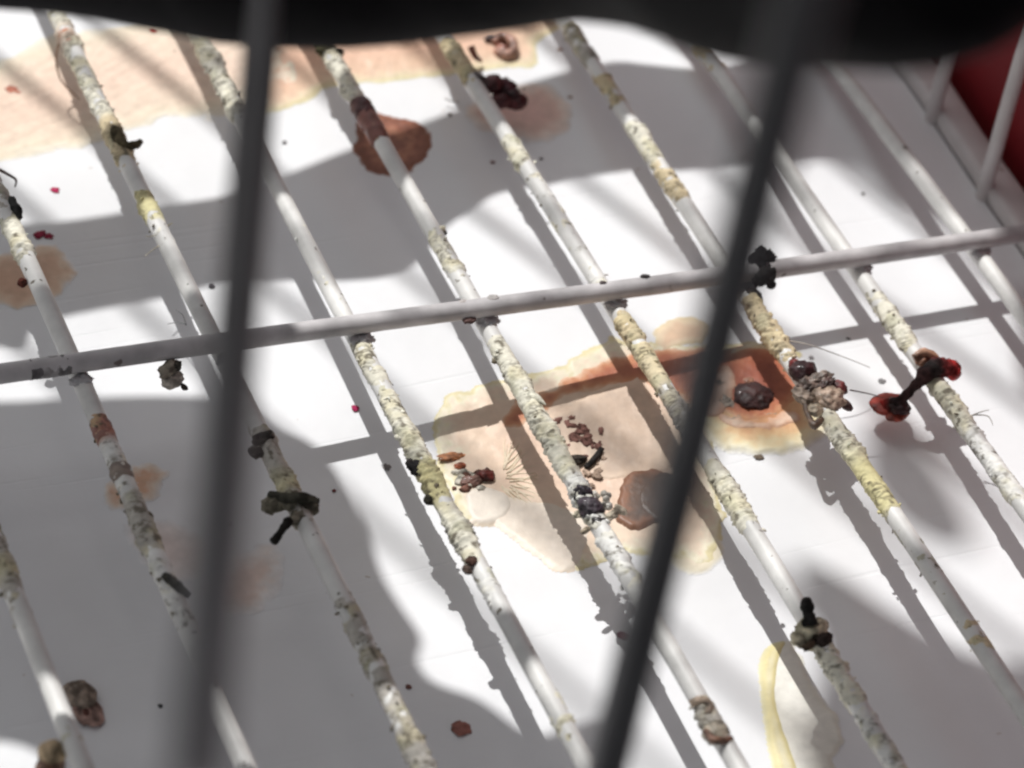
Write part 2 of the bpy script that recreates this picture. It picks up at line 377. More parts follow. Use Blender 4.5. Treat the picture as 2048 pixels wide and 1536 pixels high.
# specks dried on the tray (pixel, radius in pixels, colour)
SP = [(110, 381, 8, (.45, .03, .10)), (78, 470, 13, (.28, .03, .06)), (98, 473, 9, (.28, .03, .06)), (308, 60, 9, (.40, .04, .03)), (24, 180, 12, (.52, .2, .14)),
      (36, 186, 6, (.5, .2, .14)), (710, 817, 8, (.40, .03, .10)), (773, 935, 7, (.22, .2, .2)), (668, 982, 4, (.15, .03, .03)), (922, 1458, 15, (.36, .16, .13)), (932, 1453, 9, (.36, .16, .13)),
      (1246, 1272, 10, (.22, .03, .06)), (320, 1412, 4, (.04, .04, .04)), (1043, 1040, 7, (.52, .12, .12)), (1518, 915, 9, (.2, .16, .12)), (1726, 388, 4, (.08, .06, .06)), (1352, 648, 6, (.18, .08, .05)),
      (237, 75, 5, (.2, .17, .15)), (350, 103, 4, (.3, .25, .2)), (569, 285, 6, (.3, .29, .3)), (182, 256, 4, (.4, .1, .1)), (424, 573, 7, (.08, .07, .08)),
      (985, 325, 5, (.3, .2, .18)), (900, 230, 6, (.2, .17, .16)), (1140, 195, 5, (.3, .2, .15)), (1082, 318, 4, (.1, .08, .08)),
      (1697, 678, 4, (.15, .14, .14)), (1622, 716, 5, (.3, .28, .28)), (1764, 763, 7, (.25, .24, .24)), (817, 1374, 5, (.25, .12, .1)), 
      (460, 1050, 4, (.3, .2, .2)), (1120, 100, 5, (.35, .2, .14)), (820, 110, 5, (.45, .25, .18)), (760, 130, 4, (.5, .3, .2))]
for i, (x, y, r, c) in enumerate(SP):
    p = on_tray(x, y); rr = r / 17.2
    v, f = blob((p[0], p[1], p[2] + .06), (rr * (.8 + .5 * rng.random()), rr * 1.15, .07 + .06 * rr), .5, 1.4, i + 2, 3, rng.random() * 3)
    mesh_obj('speck', v, f, M['dull'], tray, col=np.broadcast_to(c, (len(v), 3)))

# ------------------------------------------------------------------ the cage: rails, side bars, front bars, back bars and added shade casters
cage = empty('birdcage')
tag(cage, 'wire birdcage, pale upright bars on a low rail, dark blurred bars in front', 'birdcage')
def rail_z(y): return float(tray_z(140, y))
# low rail along the right side, rounded on top
prof = [(138.9, -1.2), (138.9, .55), (139.15, .95), (139.7, 1.2), (141.6, 1.15), (143.0, .95), (143.6, .5), (143.8, -1.2)]
ys = np.linspace(-110, 140, 160); V = []; Fc = []
for y in ys:
    for k, (x, z) in enumerate(prof):
        w = .12 * math.sin(y * .21 + k) * (1 if 1 < k < 7 else 0)
        V.append((x + w * .8, y, rail_z(y) + .9 + z + w * .4))
n = len(prof)
Fc = [(i * n + j, i * n + j + 1, (i + 1) * n + j + 1, (i + 1) * n + j) for i in range(len(ys) - 1) for j in range(n - 1)]
mesh_obj('bottom_rail', V, Fc, M['side'], cage)
# upright side bars standing on the rail edge
for k, ((bx, by), (tx, ty)) in enumerate([((1849, 238), (1874, 133)), ((1967, 390), (2040, 100)), ((1745, 100), (1772, -20)), ((2086, 560), (2164, 270))]):
    b = on_tray(bx, by, .2); b[0] = 138.75
    P = spline([(b[0], b[1], b[2] - .1), (b[0] + .05, b[1], b[2] + 1.2), (b[0] - .1, b[1] + .1, b[2] + 30), (b[0], b[1], b[2] + 140)], 6)
    v, f = tube(P, np.r_[[.5], np.full(len(P) - 1, .98)], 18)
    mesh_obj('side_bar', v, f, M['side'], cage)
    foot = blob((b[0] + .5, b[1], b[2] + .9), (1.3, 1.15, .75), .2, 1.2, k + 4, 3)
    mesh_obj('side_bar_foot', *foot, M['side'], cage)
# bars close to the lens, their backlit darkness painted into the colour
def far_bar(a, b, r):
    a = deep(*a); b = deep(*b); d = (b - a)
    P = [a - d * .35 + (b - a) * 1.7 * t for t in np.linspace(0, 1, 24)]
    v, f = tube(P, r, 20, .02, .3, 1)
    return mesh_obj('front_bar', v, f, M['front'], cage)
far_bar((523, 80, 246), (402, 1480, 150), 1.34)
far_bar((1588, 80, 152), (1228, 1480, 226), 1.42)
# upright bars of the far side: their soft shadows cross the tray
bv, bf = tube([(0, 0, -12), (0, 0, 100), (0, 0, 620)], 1.0, 12)
first = None
for i in range(20):
    q = 20.7 + 14.6 * (i - 8)
    x = (q - .366 * 220) / .927
    if first is None: first = mesh_obj('back_bar', bv, bf, M['side'], cage); o = first
    else:
        o = first.copy(); COL.objects.link(o); o.parent = cage
    o.location = (x * MM, .220, 0)
# unseen slabs added above the frame, outlined to cast the tray's broad shadows
def add_shade_caster(name, poly, h, thick=5):
    P = np.array([on_tray(*q) for q in poly])
    zc = -8.0 + h
    P = P + LIGHT[None, :] * ((zc - P[:, 2]) / LIGHT[2])[:, None]
    P = spline(np.vstack([P, P[:1]]), 5)[:-1]
    n = len(P); bm = bmesh.new()
    lo = [bm.verts.new(tuple(np.array([p[0], p[1], zc]) * MM)) for p in P]
    hi = [bm.verts.new(tuple(np.array([p[0] - .203 * thick, p[1] + .514 * thick, zc + thick]) * MM)) for p in P]
    tri = delaunay_2d_cdt([Vector((p[0], p[1])) for p in P], [], [list(range(n))], 1, 1e-7)[2]
    for t_ in tri:
        if max(t_) < n:
            bm.faces.new([lo[i] for i in t_][::-1]); bm.faces.new([hi[i] for i in t_])
    for i in range(n): bm.faces.new((lo[i], lo[(i + 1) % n], hi[(i + 1) % n], hi[i]))
    bmesh.ops.recalc_face_normals(bm, faces=bm.faces[:])
    me = bpy.data.meshes.new(name); bm.to_mesh(me); bm.free(); me.materials.append(M['caster'])
    o = bpy.data.objects.new(name, me); COL.objects.link(o); o.parent = cage
    return o
UP = [(-400, 470), (-150, 462), (62, 448), (144, 441), (253, 424), (335, 410), (444, 393), (547, 360), (600, 338), (703, 297), (800, 262), (907, 222), (959, 202), (1061, 164), (1154, 138), (1232, 124), (1300, 130), (1395, 137), (1480, 125), (1600, 80), (1750, 0)]
DN = [(1800, 300), (1700, 318), (1621, 320), (1560, 328), (1416, 338), (1348, 342), (1277, 340), (1160, 356), (1102, 369), (1037, 379), (985, 392), (950, 418), (897, 452), (841, 520), (787, 551), (690, 562), (601, 562), (460, 564), (349, 592), (240, 612), (130, 634), (70, 655), (40, 700), (-60, 690), (-400, 720)]
add_shade_caster('band_shade_caster', UP + DN, 130)
add_shade_caster('broad_shade_caster', [(-400, 790), (0, 803), (130, 797), (300, 792), (430, 795), (505, 807), (564, 855), (632, 893), (690, 970), (735, 1060), (765, 1150), (800, 1210), (842, 1275), (836, 1325), (870, 1365),
                         (960, 1400), (1065, 1470), (1150, 1448), (1235, 1445), (1225, 1500), (1160, 1570), (900, 1660), (200, 1660), (110, 1545), (60, 1498), (-50, 1480), (-400, 1460)], 170)
add_shade_caster('broad_shade_caster', [(1500, -200), (1480, 90), (1560, 310), (1640, 318), (1715, 335), (1790, 400), (1880, 450), (1960, 520), (2030, 640), (2090, 820), (2500, 820), (2500, -200)], 330)
add_shade_caster('broad_shade_caster', [(1585, 1110), (1680, 1150), (1760, 1205), (1850, 1260), (1950, 1310), (2060, 1330), (2400, 1400), (2400, 1850), (1700, 1850), (1640, 1650), (1605, 1500), (1625, 1400), (1640, 1300), (1610, 1200)], 420)
add_shade_caster('small_shade_caster', [(1735, 835), (1800, 850), (1890, 950), (1950, 1075), (1900, 1100), (1800, 1045), (1725, 945)], 560)

bm = bmesh.new(); bmesh.ops.create_cube(bm, size=1.0)  # unseen panel added overhead only to shade the left front bar
bmesh.ops.bevel(bm, geom=bm.edges[:], offset=.08, segments=2, affect='EDGES')
for v_ in bm.verts: v_.co = Vector(((-20 + v_.co.x * 260) * MM, (-63 + v_.co.y * 160) * MM, (192 + v_.co.z * 6) * MM))
me = bpy.data.meshes.new('bar_shade_panel'); bm.to_mesh(me); bm.free(); me.materials.append(M['caster'])
o = bpy.data.objects.new('bar_shade_panel', me); COL.objects.link(o); o.parent = cage

# ------------------------------------------------------------------ dark perch across the top of the picture
st = [(-420, 0, 292), (-150, 5, 290), (0, 16, 288), (150, 36, 286), (300, 60, 284), (420, 82, 282), (520, 95, 280), (700, 96, 278), (850, 86, 276), (1000, 66, 272), (1110, 50, 268), (1200, 47, 264), (1300, 58, 258),
      (1400, 84, 250), (1480, 116, 242), (1560, 134, 234), (1700, 142, 224), (1820, 142, 215), (1890, 126, 211), (1950, 92, 208), (2000, 48, 206), (2050, -10, 204), (2090, -80, 203), (2112, -150, 202), (2118, -195, 202)]
P = []; R_ = []
for x, e, d in st:
    yc = -205
    P.append(deep(x, yc, d)); R_.append(max((e - yc) * d / F_PX, .4))
PR = spline(np.c_[np.array(P), np.array(R_)], 5)
v, f = tube(PR[:, :3], PR[:, 3], 36, .03, .12, 5)
tag(mesh_obj('perch', v, f, M['perch']), 'thick black perch branch crossing the whole top edge, out of focus', 'perch')

# red panel behind the side bars
V = []; Fc = []
ysn = np.linspace(-120, 150, 30); zsn = np.linspace(-30, 120, 18)
for y in ysn:
    for z in zsn: V.append((146.5 + .35 * math.sin(y * .05 + z * .03) + max(0, z) * .10, y, z))
n = len(zsn)
Fc = [(i * n + j, i * n + j + 1, (i + 1) * n + j + 1, (i + 1) * n + j) for i in range(len(ysn) - 1) for j in range(n - 1)]
tag(mesh_obj('wall', V, Fc, M['red']), 'dark red panel behind the pale side bars, right corner', 'panel', kind='structure')

# ------------------------------------------------------------------ the wire grate
grate = empty('wire_grate')
tag(grate, 'white wire floor grate, thin parallel wires under one thicker cross bar', 'grate')
RW = 1.04
wires = {}
for k in range(-2, 9):
    x = wire_x(k)
    yy = np.linspace(-110, 130, 90)
    P = np.c_[x + .20 * np.sin(yy * .045 + k * 1.7), yy, .05 * np.sin(yy * .06 + k)]
    if k == 8: pass
    v, f = tube(P, RW, 20, .018, 1.0, k * 3)
    wires[k] = mesh_obj('wire', v, f, M['wire'], grate)
xx = np.linspace(-70, 150, 260)
BZ = RW + 1.1
v, f = tube(np.c_[xx, .35 * np.sin(xx * .028 + 1.2) , np.full(len(xx), BZ) + .08 * np.sin(xx * .05)], 1.13, 22, .035, .8, 2)
crossbar = mesh_obj('cross_bar', v, f, M['bar'], grate)
for k in range(-2, 9):                          # weld beads where wires meet the bar
    v, f = blob((wire_x(k) + .1, -.9, .75), (1.3, .95, .6), .5, 1.5, k + 30, 4)
    mesh_obj('weld_bead', v, f, M['bar'], grate)

# crust: (wire, row from, row to, amount, tint)
CREAM = (.78, .75, .63); TAN = (.66, .55, .36); YEL = (.70, .64, .36); GREY = (.50, .47, .42); BRN = (.30, .14, .10); WHT = (.79, .78, .74); ROSE = (.42, .20, .15)
CR_ = {0: [(1040, 1200, .75, GREY), (1130, 1165, .8, YEL), (1195, 1240, .3, GREY), (1470, 1500, .7, CREAM)],
       1: [(320, 440, .6, GREY), (440, 520, .9, CREAM), (850, 890, .9, ROSE), (890, 1000, .6, WHT), (930, 960, .8, GREY), (990, 1110, 1., GREY), (1110, 1260, .5, WHT)],
       2: [(20, 240, .75, CREAM), (60, 95, .8, ROSE), (240, 330, .9, TAN), (395, 450, .9, YEL), (450, 500, .35, WHT), (860, 1050, 1., GREY), (950, 990, .8, YEL), (1190, 1300, .55, GREY), (1300, 1560, .7, GREY)],
       3: [(60, 240, .85, CREAM), (120, 150, .9, GREY), (440, 660, .18, WHT), (690, 790, .7, CREAM), (790, 930, 1.0, CREAM), (930, 1010, 1.15, YEL), (1010, 1140, .95, CREAM), (1140, 1230, .5, WHT), (1390, 1480, .55, CREAM)],
       4: [(80, 215, .75, CREAM), (205, 290, .5, ROSE), (470, 560, .7, CREAM), (690, 790, .9, CREAM), (790, 960, 1.1, CREAM), (960, 1060, .9, WHT), (1060, 1180, .6, WHT), (1400, 1490, .8, GREY)],
       5: [(85, 165, .9, TAN), (275, 340, .8, CREAM), (340, 600, .3, WHT), (640, 690, .95, TAN), (690, 780, 1.05, (.72, .62, .42)), (780, 870, .8, GREY), (930, 1060, 1.0, CREAM), (1280, 1420, .7, CREAM), (1420, 1560, .55, WHT)],
       6: [(50, 130, .7, GREY), (150, 215, .5, TAN), (250, 330, .8, CREAM), (330, 420, .6, TAN), (600, 720, .9, TAN), (820, 930, .95, CREAM), (900, 1030, .95, YEL), (1030, 1200, .25, GREY), (1255, 1310, .7, TAN)],
       7: [(70, 150, .5, TAN), (590, 700, .75, CREAM), (760, 860, .9, CREAM), (860, 1010, .7, WHT)],
       8: []}
for k, segs in CR_.items():
    if not segs: continue
    sp = [(wire_y(k, b), wire_y(k, a), am, np.array(c)) for a, b, am, c in segs]
    lo = min(s[0] for s in sp) - 2.5; hi = max(s[1] for s in sp) + 2.5
    seg = 30; ys = np.arange(lo, hi, .17); th = np.arange(seg) * 2 * np.pi / seg
    Yg, Tg = np.meshgrid(ys, th, indexing='ij')
    am = np.full(ys.shape, 0.0); tint = np.zeros((len(ys), 3)); wsum = np.full(len(ys), 1e-6)
    for a, b, m_, c in sp:
        w = np.clip((ys - a) / 2.6 + .5, 0, 1) * np.clip((b - ys) / 2.6 + .5, 0, 1)
        am = np.maximum(am, w * m_); tint += (w ** 2 + 1e-5)[:, None] * c; wsum += w ** 2 + 1e-5
    tint /= wsum[:, None]
    D = np.stack([np.cos(Tg) * RW, Yg, np.sin(Tg) * RW], -1)
    N3 = D + np.array([k * 17.0 + 40, 0, 5.0])
    clump = fbm(N3 * .85, 3)                     # where the crust holds on
    # scaly cells
    cells = np.zeros(Yg.shape)
    for idx in np.ndindex(Yg.shape):
        q = N3[idx]
        dd = mn.voronoi((q[0] * 1.0, q[1] * 1.75 + .5 * q[2], q[2] * 1.0))[0]
        cells[idx] = dd[1] - dd[0]
    fine = fbm(N3 * 3.1, 3)
    A_ = am[:, None]
    body = np.clip((clump - .60 + .36 * A_) * 6, 0, 1)
    patch = np.clip((fbm(N3 * .33 + 80, 3) - .36) * 4, .25, 1.25)           # thick in places, a thin film in others
    rr = RW - .10 + (.06 + .115) * np.clip(A_ * 1.7 + (clump - .5) * 2.2, 0, 1) - .06 + body * A_ * patch * (.04 + .35 * np.clip(cells * 2.0, 0, 1) ** .7 + .52 * (fine - .45))
    rr[0] = rr[-1] = RW - .15
    x0 = wire_x(k) + .20 * np.sin(ys * .045 + k * 1.7); z0 = .05 * np.sin(ys * .06 + k)
    Vc = np.stack([x0[:, None] + rr * np.cos(Tg), Yg, z0[:, None] + rr * np.sin(Tg)], -1).reshape(-1, 3)
    pit = np.clip((.15 - cells) / .10, 0, 1) * np.clip((fbm(N3 * .6 + 9, 2) - .48) * 6, 0, 1)
    spot = np.clip((fbm(N3 * 1.5 + 30, 3) - .65) * 14, 0, 1)
    dk = np.clip(pit * .85 + spot, 0, 1)[..., None]
    yel = np.clip((fbm(N3 * .5 + 60, 3) - .52) * 5, 0, 1)[..., None] * .38
    base = tint[:, None, :] * (1 - yel) + np.array([.72, .63, .34]) * yel
    base = base * (.92 + .16 * fine[..., None])
    dk = dk * .85
    grn = np.clip((fbm(N3 * .55 + 110, 3) - .58) * 7, 0, 1)[..., None] * .5
    base = base * (1 - grn) + np.array([.46, .45, .30]) * grn
    cc = base * (1 - dk) + np.array([.12, .10, .07]) * dk
    m = len(ys)
    Fq = [(i * seg + j, i * seg + (j + 1) % seg, (i + 1) * seg + (j + 1) % seg, (i + 1) * seg + j) for i in range(m - 1) for j in range(seg)]
    parts = [(Vc, Fq, cc.reshape(-1, 3))]
    # loose flakes that stick out of the crust
    nf = int(am.sum() * .17 * 1.5)
    pr = am / am.sum()
    for q in range(nf):
        i = rng.choice(m, p=pr); t = rng.random() * 6.283
        c = np.array([x0[i] + (RW + .18) * math.cos(t), ys[i], (RW + .18) * math.sin(t)])
        s = .12 + .32 * rng.random() ** 2
        U, Ff = ico(1)
        Rm = np.linalg.qr(rng.normal(size=(3, 3)))[0]
        Pp = (U * (1 + .5 * (rng.random((len(U), 1)) - .5))) * np.array([s, s * .8, s * .32]) @ Rm + c
        col = np.array(tint[i]) * (.8 + .4 * rng.random()) if rng.random() < .72 else np.array([.20, .17, .12])
        parts.append((Pp, Ff, col))
    Vv, Ff, Cc = joined(parts)
    o = mesh_obj('crust', Vv, Ff, M['crust'], wires[k], col=np.clip(Cc, 0, .85)); tag(o, kind='stuff')

# brown gum that coats wires (sleeves), parts of their wire
def gum(k, a, b, r, c, up=0):
    ya, yb = wire_y(k, b), wire_y(k, a); ys = np.linspace(ya, yb, 18)
    P = np.c_[wire_x(k) + .20 * np.sin(ys * .045 + k * 1.7), ys, .05 * np.sin(ys * .06 + k) + up]
    R = RW + r * np.sin(np.linspace(0.05, math.pi - .05, 18)) ** .5
    R[0] = R[-1] = RW - .1
    v, f = tube(P, R, 20, .20, 1.5, k + a)
    mesh_obj('gum_coat', v, f, M['wet'], wires[k], col=np.broadcast_to(c, (len(v), 3)))
gum(4, 212, 288, .26, (.26, .10, .08)); gum(4, 205, 240, .36, (.10, .03, .03)); gum(1, 842, 888, .10, (.30, .13, .10)); gum(1, 935, 968, .12, (.28, .22, .18)); gum(2, 68, 96, .10, (.42, .16, .08))
# dark ring smear and nub on the cross bar
def bar_pt(px, dz=0.0):
    lo, hi = -80.0, 160.0
    for _ in range(40):
        m = (lo + hi) / 2
        if project((m, 0, BZ))[0] < px: lo = m
        else: hi = m
    return lo
for a, b, c in [(60, 84, (.16, .15, .155)), (78, 128, (.40, .38, .38)), (112, 140, (.20, .19, .19))]:
    xa, xb = bar_pt(a), bar_pt(b); xs_ = np.linspace(xa, xb, 14)
    v, f = tube(np.c_[xs_, .35 * np.sin(xs_ * .028 + 1.2), np.full(14, BZ)], 1.10 + .07 * np.sin(np.linspace(.1, 3.04, 14)) ** .5, 22, .10, 1.6, a)
    mesh_obj('grime_ring', v, f, M['dull'], crossbar, col=np.broadcast_to(c, (len(v), 3)))
for px, r, c in [(1290, .42, (.06, .05, .05)), (932, .6, (.16, .10, .09)), (925, .4, (.5, .46, .44)), (985, .5, (.55, .52, .5)), (1205, .35, (.1, .08, .08))]:
    x = bar_pt(px); v, f = blob((x, -1.1 if px in (932,) else .3, BZ + (-.5 if px == 932 else 1.0)), (r * 1.5, r, r * .6), .4, 1.3, px, 3)
    mesh_obj('grime_bead', v, f, M['dull'], crossbar, col=np.broadcast_to(c, (len(v), 3)))

# fibres and bristles caught on the wires
def fibre(pts, r=.10, c=(.16, .11, .08), m='dull', parent=None):
    P = spline([at(x, y, z) for x, y, z in pts], 6)
    v, f = tube(P, np.linspace(r, r * .45, len(P)), 6)
    return mesh_obj('fibre', v, f, M[m], parent or grate, col=np.broadcast_to(c, (len(v), 3)))
fibre([(118, 85, -1), (112, 120, -2.5), (122, 160, -4), (150, 190, -4.5), (160, 200, -5)], .16, (.32, .2, .14))
fibre([(0, 340, -.5), (18, 350, 0), (32, 360, 0), (30, 374, -.4)], .22, (.14, .1, .09))
fibre([(318, 470, 0), (300, 473, .6), (292, 472, .8)], .10, (.6, .55, .45)); fibre([(320, 490, 0), (305, 500, .6), (290, 512, .8)], .10, (.6, .55, .45)); fibre([(335, 452, .2), (345, 446, .8)], .14, (.4, .36, .28))
fibre([(1580, 682, .6), (1620, 690, 1.5), (1690, 715, 0), (1740, 735, -2)], .09, (.5, .45, .4)); fibre([(1700, 780, .5), (1740, 788, 0), (1765, 795, -.5)], .10, (.12, .08, .07))
fibre([(1940, 832, .2), (1962, 824, .8), (1978, 820, 1)], .09, (.4, .37, .33)); fibre([(1945, 830, .2), (1975, 832, .8), (1986, 850, 1)], .09, (.4, .37, .33))
fibre([(372, 648, -5), (355, 645, -6.5), (335, 648, -7.5)], .08, (.3, .3, .3)); fibre([(372, 650, -5), (365, 630, -6), (352, 620, -7.2)], .08, (.3, .3, .3))
fibre([(1046, 180, 0), (1050, 176, 0)], .1)
fibre([(890, 196, -5), (905, 204, -5.3), (918, 203, -5.6)], .12, (.4, .38, .36))

# ------------------------------------------------------------------ scraps stuck on the wires and the tray
def scrap(name, label, cat, pieces, group=None):
    """pieces: (part name, material, list of shapes (verts, faces, colour))"""
    root = empty(name); tag(root, label, cat, group)
    for pn, m, shapes in pieces:
        V, Fc, C = joined(shapes, True)
        mesh_obj(pn, V, Fc, M[m], root, col=C)
    return root
def B(px, py, z, r, c, amp=.28, ns=1.1, seed=None, sub=4, rot=0.4):
    r = np.asarray(r, float) / 17.5
    if r.ndim == 0: r = np.array([r, r, r])
    v, f = blob(at(px, py, z), r, amp, ns, (px * .37 + py * .11) if seed is None else seed, sub, rot)
    return v, f, c
def T(pts, rad, c, nz=.25, ns=1.6, seg=14, m=6):
    P = np.array([at(x, y, z) for x, y, z in pts])
    Q = spline(np.c_[P, np.asarray(rad, float) / 17.5, np.array(c if np.ndim(c) == 2 else [c] * len(P), float)], m)
    v, f = tube(Q[:, :3], Q[:, 3], seg, nz, ns, pts[0][0] * .1)
    col = np.repeat(Q[:, 4:7], seg, 0)
    return v, f, np.clip(col, 0, 1)
DR = (.070, .018, .020); DK = (.050, .024, .025); RED = (.42, .03, .025); OL = (.15, .13, .09)

scrap('fruit_scrap', 'glossy dark red fruit scrap hanging beside a wire near the top', 'fruit scrap',
      [('pulp', 'wet', [B(984, 168, -.5, (30, 24, 20), (.13, .035, .04)), B(1012, 176, -1.2, (24, 24, 20), (.09, .02, .03)), B(1034, 204, -2, (26, 20, 16), (.13, .02, .025)), B(1004, 200, -1.6, (28, 22, 16), (.12, .03, .035)), B(1026, 188, -1.2, (16, 14, 12), (.06, .02, .025))]),
       ('stem', 'scrap', [T([(946, 150, .4), (962, 160, .6), (975, 172, .2)], (11, 13, 9), (.06, .035, .035))])])
scrap('curled_peel', 'small curled tan peel lying on the peach stain by the dark perch', 'peel',
      [('curl', 'scrap', [T([(986, 86, -4), (1003, 72, -3.4), (1024, 82, -3.2), (1026, 102, -3.6), (1008, 110, -4), (992, 102, -4.2)], (9, 12, 11, 12, 13, 10), (.48, .26, .20)), B(1006, 94, -4.3, (22, 18, 8), (.34, .13, .09))]),
       ('shred', 'scrap', [T([(942, 92, -2), (950, 112, -3), (962, 122, -4)], (8, 7, 4), (.20, .05, .03)), T([(970, 80, -4), (985, 76, -3.6), (995, 84, -4)], (8, 10, 6), (.12, .08, .08))])])
scrap('berry_skin', 'dark stringy berry skin with bright red ends draped over a wire', 'berry skin',
      [('strand', 'dull', [T([(1915, 738, .4), (1895, 736, 1.0), (1868, 738, 1.5), (1848, 752, 1.2), (1826, 776, -.2), (1806, 796, -1.6), (1785, 810, -2.6), (1762, 808, -3.4)], (12, 20, 21, 16, 9, 10, 15, 8),
                            [RED, (.30, .02, .02), DK, DK, DK, DK, (.06, .015, .015), RED], .5, 1.3, 24, 14)]),
       ('red_lobe', 'wet', [B(1905, 744, .6, (16, 18, 18), (.50, .03, .03), .15), B(1778, 808, -3.4, (42, 34, 8), (.46, .07, .05), .15), B(1796, 828, -3.4, (32, 18, 8), (.48, .10, .07), .2), B(1798, 812, -2.6, (26, 24, 14), (.05, .012, .014), .25)]),
       ('fold', 'scrap', [B(1848, 716, 1.0, (26, 17, 14), (.46, .22, .14), .25), T([(1826, 714, 1.6), (1848, 704, 2.0), (1868, 712, 1.6), (1878, 724, 1)], (6, 8, 8, 5), (.50, .27, .18)), B(1872, 722, 1.2, (9, 8, 8), (.45, .25, .22), .2)])])
scrap('skin_wad', 'crumpled beige skin with dark red top on the wire beside the orange ring', 'fruit scrap',
      [('dark_top', 'wet', [B(1606, 744, .8, (30, 26, 22), (.045, .014, .017), .2), B(1592, 734, .6, (14, 18, 14), (.16, .02, .02), .2)]),
       ('folds', 'scrap', [B(1618, 774, .9, (30, 22, 20), (.22, .16, .14), .5, 1.7), B(1640, 760, 1.2, (30, 14, 16), (.34, .27, .24), .5, 1.8), B(1652, 772, 1.3, (26, 12, 14), (.14, .09, .085), .5, 1.9),
                           B(1606, 792, .8, (16, 24, 12), (.46, .36, .30), .45, 1.6), T([(1610, 806, .6), (1618, 836, .5), (1630, 850, .5), (1645, 838, .6)], (6, 6, 8, 6), (.16, .10, .07), .5)]),
       ('skin', 'scrap', [B(1656, 796, .9, (33, 33, 22), (.54, .40, .32), .34, 1.4), B(1678, 776, .9, (14, 20, 14), (.20, .04, .04), .2), B(1630, 820, .7, (16, 16, 12), (.56, .46, .36), .25), B(1688, 808, .3, (9, 22, 10), (.10, .03, .03), .2)])])
scrap('dried_knot', 'cream knot with a black stub standing on the wire near the lower right', 'dropping',
      [('knot', 'dull', [B(1622, 1268, .5, (34, 32, 26), (.66, .60, .46), .25), B(1600, 1280, .4, (18, 18, 14), (.60, .54, .42), .3), B(1640, 1250, .8, (16, 16, 14), (.70, .65, .52), .3)]),
       ('dark_patch', 'dull', [B(1646, 1280, .9, (20, 16, 14), (.07, .05, .045), .35), B(1618, 1292, 1.0, (16, 8, 8), (.10, .07, .05), .4), B(1632, 1270, 1.4, (12, 6, 6), (.10, .08, .06), .4)]),
       ('stub', 'dull', [T([(1622, 1252, 1.6), (1618, 1232, 2.2), (1614, 1212, 2.8), (1613, 1196, 3.2)], (16, 10, 13, 7), (.028, .026, .026), .7, 2.2)])])
scrap('purple_wad', 'dark purple wad with white froth on the wire in the central stain', 'dropping',
      [('wad', 'wet', [B(1166, 986, .8, (16, 20, 16), (.045, .035, .05)), B(1182, 1016, .8, (24, 26, 20), (.06, .045, .06)), B(1198, 1046, .4, (18, 16, 14), (.035, .028, .03)), B(1160, 1000, .6, (8, 14, 8), (.03, .03, .035))]),
       ('froth', 'wet', [B(1203 + 14 * math.sin(i * 2.4), 1000 + 13 * math.cos(i * 1.7), .4 + .3 * math.sin(i), 4 + 4 * abs(math.sin(i * 5.1)), (.72, .68, .64), .15, 1, i, 2) for i in range(12)]),
       ('flake', 'dull', [B(1225, 1030, -.2, (18, 9, 7), (.62, .55, .46), .45), B(1240, 1020, -.4, (10, 14, 6), (.58, .50, .42), .45), B(1156, 1028, .2, (12, 8, 6), (.60, .54, .44), .4), B(1172, 1060, -.2, (14, 6, 6), (.55, .46, .36), .4), B(1216, 1012, .2, (9, 9, 8), (.8, .78, .76), .2)])])
scrap('olive_dropping', 'lumpy olive grey dropping with a black twig on the second wire', 'dropping',
      [('lump', 'dull', [B(545, 1010, .4, (24, 18, 15), (.20, .18, .14), .35), B(582, 1000, .9, (26, 20, 18), (.26, .24, .19), .35), B(614, 1012, .6, (24, 20, 16), (.16, .145, .115), .35), B(600, 1034, .4, (26, 16, 14), (.25, .22, .18), .4),
                         T([(540, 990, .8), (575, 996, 1.8), (610, 996, 1.8), (636, 1002, 1)], (8, 10, 10, 6), (.08, .075, .06), .4)]),
       ('twig', 'dull', [T([(578, 1040, .8), (566, 1058, .6), (546, 1084, .2)], (9, 7, 8), (.025, .022, .02), .5, 2)])])
scrap('bark_chip', 'dark flat cap of dirt on the second wire just under the cross bar', 'dropping',
      [('cap', 'dull', [B(526, 876, 1.0, (26, 14, 8), (.07, .065, .06), .3), B(512, 905, .4, (14, 16, 8), (.10, .09, .08), .4)])])
scrap('smear_twig', 'short dark twig lying against the wire at lower left', 'twig',
      [('twig', 'dull', [T([(328, 1152, .6), (345, 1165, .9), (360, 1180, .9), (378, 1192, .6)], (8, 11, 9, 5), (.06, .055, .05), .3)])])
scrap('hanging_crust', 'small beige crust hanging under the cross bar left of the blurred bar', 'dropping',
      [('dark_root', 'dull', [B(338, 737, 1.0, (26, 14, 14), (.40, .35, .30), .35), B(352, 732, 1.2, (12, 10, 10), (.10, .09, .08), .35)]),
       ('chip', 'dull', [B(344, 760, -.4, (25, 19, 13), (.80, .72, .66), .22), B(368, 774, -.8, (6, 9, 6), (.10, .08, .07), .3)])])
scrap('black_clot', 'blocky black clot on the cross bar at the blurred right bar', 'dropping',
      [('clot', 'dull', [B(1522, 522, 2.8, (34, 24, 22), (.018, .017, .018), .5, 1.7), B(1528, 550, 2.2, (30, 20, 20), (.022, .02, .02), .5, 1.7), B(1505, 590, .6, (14, 24, 12), (.05, .04, .038), .3), B(1542, 570, 1.4, (12, 9, 9), (.02, .02, .02), .2)])])
scrap('tan_nugget', 'tan nugget with a brown base at the lower left corner', 'seed',
      [('nugget', 'dull', [B(104, 1506, -1.0, (26, 24, 22), (.58, .44, .30), .15)]), ('base', 'scrap', [B(100, 1536, -2.0, (28, 24, 20), (.22, .11, .07), .2)])])
